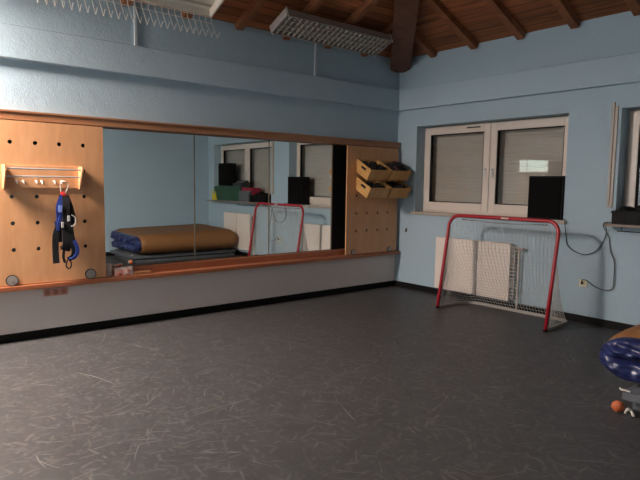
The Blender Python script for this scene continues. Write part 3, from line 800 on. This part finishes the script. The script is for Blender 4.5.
# ------------------------------------------------------------------ mats
W_, E_, S_, N_, ZB, ZT = 4.46, 5.92, -2.46, -.14, .185, .575
def mat_profile(npts, inset=0):
    """closed U-fold outline in x,z, fold to the west"""
    h = (ZT-ZB)/2; zc = (ZT+ZB)/2; rx_ = .24; P = []
    for k in range(npts+1):
        a = PI/2+PI*k/npts
        P.append((W_+rx_+math.cos(a)*(rx_-inset), zc+math.sin(a)*(h-inset)))
    return [(E_, ZT-inset)]+[(E_-(E_-W_-rx_)*k/8, ZT-inset) for k in range(1, 8)]+P+[(W_+rx_+(E_-W_-rx_)*k/8, ZB+inset) for k in range(1, 8)]+[(E_, ZB+inset)]
def endscale(y):
    d = N_-y; r = .26
    if y < S_+.14: return 1-.22*((S_+.14-y)/.14)**2
    return 1 if d > r else math.sqrt(max(0.0, 1-(1-d/r)**2))*.9+.1
mt = thing('folded_mat', ((W_+E_)/2, (S_+N_)/2, ZB), 'thick folded gym mat with brown cover and dark blue ends on top of the stack', 'mat')
prof = mat_profile(14); zc = (ZT+ZB)/2
def cover(prof, y0, y1, ny, capN, amp):
    bm = B(); rows = []
    yl = [y0+(y1-y0)*(k/ny) for k in range(ny)]+[y1-.0]
    if capN: yl = [S_+.0+.14*k/4 for k in range(4)]+[y for y in yl if y > S_+.14]
    ex = [N_-.26+.26*math.sin(PI/2*k/8) for k in range(1, 9)] if capN else []
    yl = [y for y in yl if y < N_-.27]+ex if capN else yl
    for y in yl:
        s = endscale(y) if capN else 1
        row = []
        for x, z in prof:
            n = amp*noise.noise(Vector((x*1.5, y*1.2, z*3)))
            xx = E_-(E_-x)*(1-(1-s)*.12); zz = zc+(z-zc)*s+n
            sagz = .05*(x-W_)/(E_-W_)+.05*(y-S_)/(N_-S_)
            row.append(bm.verts.new((xx, y, max(ZB+.001, zz+(sagz if z > zc else 0)*s))))
        rows.append(row)
    for i in range(len(rows)-1):
        for k in range(len(prof)): 
            l = (k+1) % len(prof)
            bm.faces.new((rows[i][k], rows[i][l], rows[i+1][l], rows[i+1][k]))
    bm.faces.new(rows[-1])
    bm.faces.new(rows[0][::-1])
    return bm
o = link('cover', cover(prof, S_+.0, N_, 22, True, .006), M['brown_vinyl'], mt, smooth=True)
# blue wrinkled south end: two bulging layers around a crease
bm = B(); NX, NZ = 110, 44; rows = []; h = (ZT-ZB)/2; rx_ = .24
for i in range(NX+1):
    x = W_+.012+(E_-W_-.02)*(i/NX)**1.15; row = []
    if x < W_+rx_: hh = (h+.004)*math.sqrt(max(0.0, 1-((W_+rx_-x)/(rx_-.011))**2))
    else: hh = h+.004
    hh *= .80
    for j in range(NZ+1):
        v = -1+2*j/NZ; z = zc+v*hh
        sagz = .05*(x-W_)/(E_-W_)
        if v > 0: z += sagz*v
        fold = min(1, max(0, (x-W_-.08)/.12))           # crease opens away from the fold
        a = abs(v)
        lobe = math.sqrt(max(0, 1-(2*a-1)**2))
        bulge = .075*((1-fold)*math.sqrt(max(0, 1-v*v))+fold*lobe)*min(1, hh/h+.001)
        wr = .016*noise.noise(Vector((x*5+z*5, z*16, 3)))+.012*noise.noise(Vector((x*16, z*24, 7)))
        edge = 1-a**6
        y = S_-.018-bulge-wr*edge*2.1+(.0 if a < .97 else .03)
        row.append(bm.verts.new((x, y, max(ZB+.002, z))))
    rows.append(row)
for i in range(NX):
    for j in range(NZ): bm.faces.new((rows[i][j], rows[i+1][j], rows[i+1][j+1], rows[i][j+1]))
bk = [rows[i][0] for i in range(NX+1)]+[rows[NX][j] for j in range(1, NZ+1)]+[rows[i][NZ] for i in range(NX-1, -1, -1)]+[rows[0][j] for j in range(NZ-1, 0, -1)]
b2 = [bm.verts.new((v.co.x+.02*(v.co.x < W_+.2), S_+.03, v.co.z)) for v in bk]
for k in range(len(bk)): bm.faces.new((bk[k], bk[(k+1) % len(bk)], b2[(k+1) % len(bk)], b2[k]))
bmesh.ops.remove_doubles(bm, verts=bm.verts, dist=.0003)
link('blue_end', bm, M['blue_vinyl'], mt, smooth=True)
def slab_mat(x0, x1, y0, y1, z0, z1, label, amp, seed):
    bm = B(); nx, ny = 16, 24; 
    top = [[None]*(ny+1) for _ in range(nx+1)]; bot = [[None]*(ny+1) for _ in range(nx+1)]
    for i in range(nx+1):
        for j in range(ny+1):
            x = x0+(x1-x0)*i/nx; y = y0+(y1-y0)*j/ny
            e = min(i, nx-i, j, ny-j); ins = .03 if e == 0 else 0
            n = amp*noise.noise(Vector((x*3, y*3, seed)))
            top[i][j] = bm.verts.new((x, y, z1-ins-abs(n))); bot[i][j] = bm.verts.new((x, y, z0))
    for i in range(nx):
        for j in range(ny):
            bm.faces.new((top[i][j], top[i+1][j], top[i+1][j+1], top[i][j+1])); bm.faces.new((bot[i][j+1], bot[i+1][j+1], bot[i+1][j], bot[i][j]))
    for i in range(nx):
        for j in (0, ny): bm.faces.new((top[i][j], top[i+1][j], bot[i+1][j], bot[i][j]))
    for j in range(ny):
        for i in (0, nx): bm.faces.new((top[i][j], top[i][j+1], bot[i][j+1], bot[i][j]))
    o = link('gym_mat', bm, M['grey_vinyl'], smooth=False); setp(o, label, 'mat', 'grey mats under the folded mat'); return o
slab_mat(4.72, 6.0, -2.44, -.14, .001, .09, 'lower grey gym mat lying on the floor under the stack', .01, 1)
upm = slab_mat(4.68, 5.98, -2.54, -.14, .092, .183, 'upper grey gym mat just beneath the folded brown mat', .012, 2)
bm = B(); res = bmesh.ops.create_icosphere(bm, subdivisions=3, radius=1)
for v in res['verts']:
    n = 1+.12*noise.noise(v.co*2); v.co = Vector((4.675+v.co.x*.045*n, -2.585+v.co.y*.04*n, max(.0015, .044+v.co.z*.043*n)))
o = link('foam_ball', bm, M['orange'], smooth=True); setp(o, 'orange foam piece on the floor by the corner of the mat stack', 'foam')
bm = B(); tube(bm, smooth_path([(4.73, -2.59, .01), (4.75, -2.60, .05), (4.765, -2.58, .035), (4.79, -2.60, .01)], 5), [.0095]*16, 8) 
o = link('white_strap', bm, M['white_plastic']); setp(o, 'short crumpled pale strap beside the orange foam', 'strap')
bm = B(); strip(bm, smooth_path([(4.665, -2.55, .175), (4.68, -2.56, .168), (4.70, -2.56, .17), (4.74, -2.55, .165)], 4), (0, 0, 1), .012, .005)
link('carry_loop', bm, M['white_plastic'], upm)

# ------------------------------------------------------------------ lights
LC = (1, .82, .72)
for k in range(3):
    l = bpy.data.lights.new('tube_glow', 'POINT'); l.energy = 22; l.color = LC; l.shadow_soft_size = .17
    o = bpy.data.objects.new('tube_glow', l); o.location = (.55, -7.6-.6+.6*k, 3.42); COL.objects.link(o)
l = bpy.data.lights.new('lamp_light', 'AREA'); l.shape = 'RECTANGLE'; l.size = .40; l.size_y = 1.8; l.energy = 300; l.color = LC
o = bpy.data.objects.new('lamp_light', l); o.location = (.52, -7.6, 3.45); COL.objects.link(o)
w = bpy.data.worlds.new('World'); sc.world = w; w.use_nodes = True
w.node_tree.nodes['Background'].inputs[0].default_value = (.02, .025, .03, 1)

# ------------------------------------------------------------------ camera
yaw, pit, rol = 0.8794, 0.0972, 0.0141
F = Vector((-math.sin(yaw)*math.cos(pit), math.cos(yaw)*math.cos(pit), -math.sin(pit)))
R = Vector((math.cos(yaw), math.sin(yaw), 0)); U = R.cross(F)
R2 = math.cos(rol)*R+math.sin(rol)*U; U2 = -math.sin(rol)*R+math.cos(rol)*U
cd = bpy.data.cameras.new('camera'); co = bpy.data.objects.new('camera', cd); COL.objects.link(co)
cd.sensor_width = 36; cd.lens = 568.5*36/640; cd.clip_start = .05; cd.clip_end = 60
mw = Matrix((R2, U2, -F)).transposed().to_4x4(); mw.translation = Vector((6.3981, -6.9039, 1.65))
co.matrix_world = mw
sc.camera = co
sc.view_settings.view_transform = 'Standard'; sc.view_settings.look = 'None'
sc.view_settings.exposure = 1.04; sc.view_settings.gamma = 1; sc.view_settings.use_curve_mapping = False
sc.cycles.max_bounces = 10; sc.cycles.diffuse_bounces = 6; sc.cycles.glossy_bounces = 6; sc.cycles.transparent_max_bounces = 8
sc.cycles.use_denoising = True
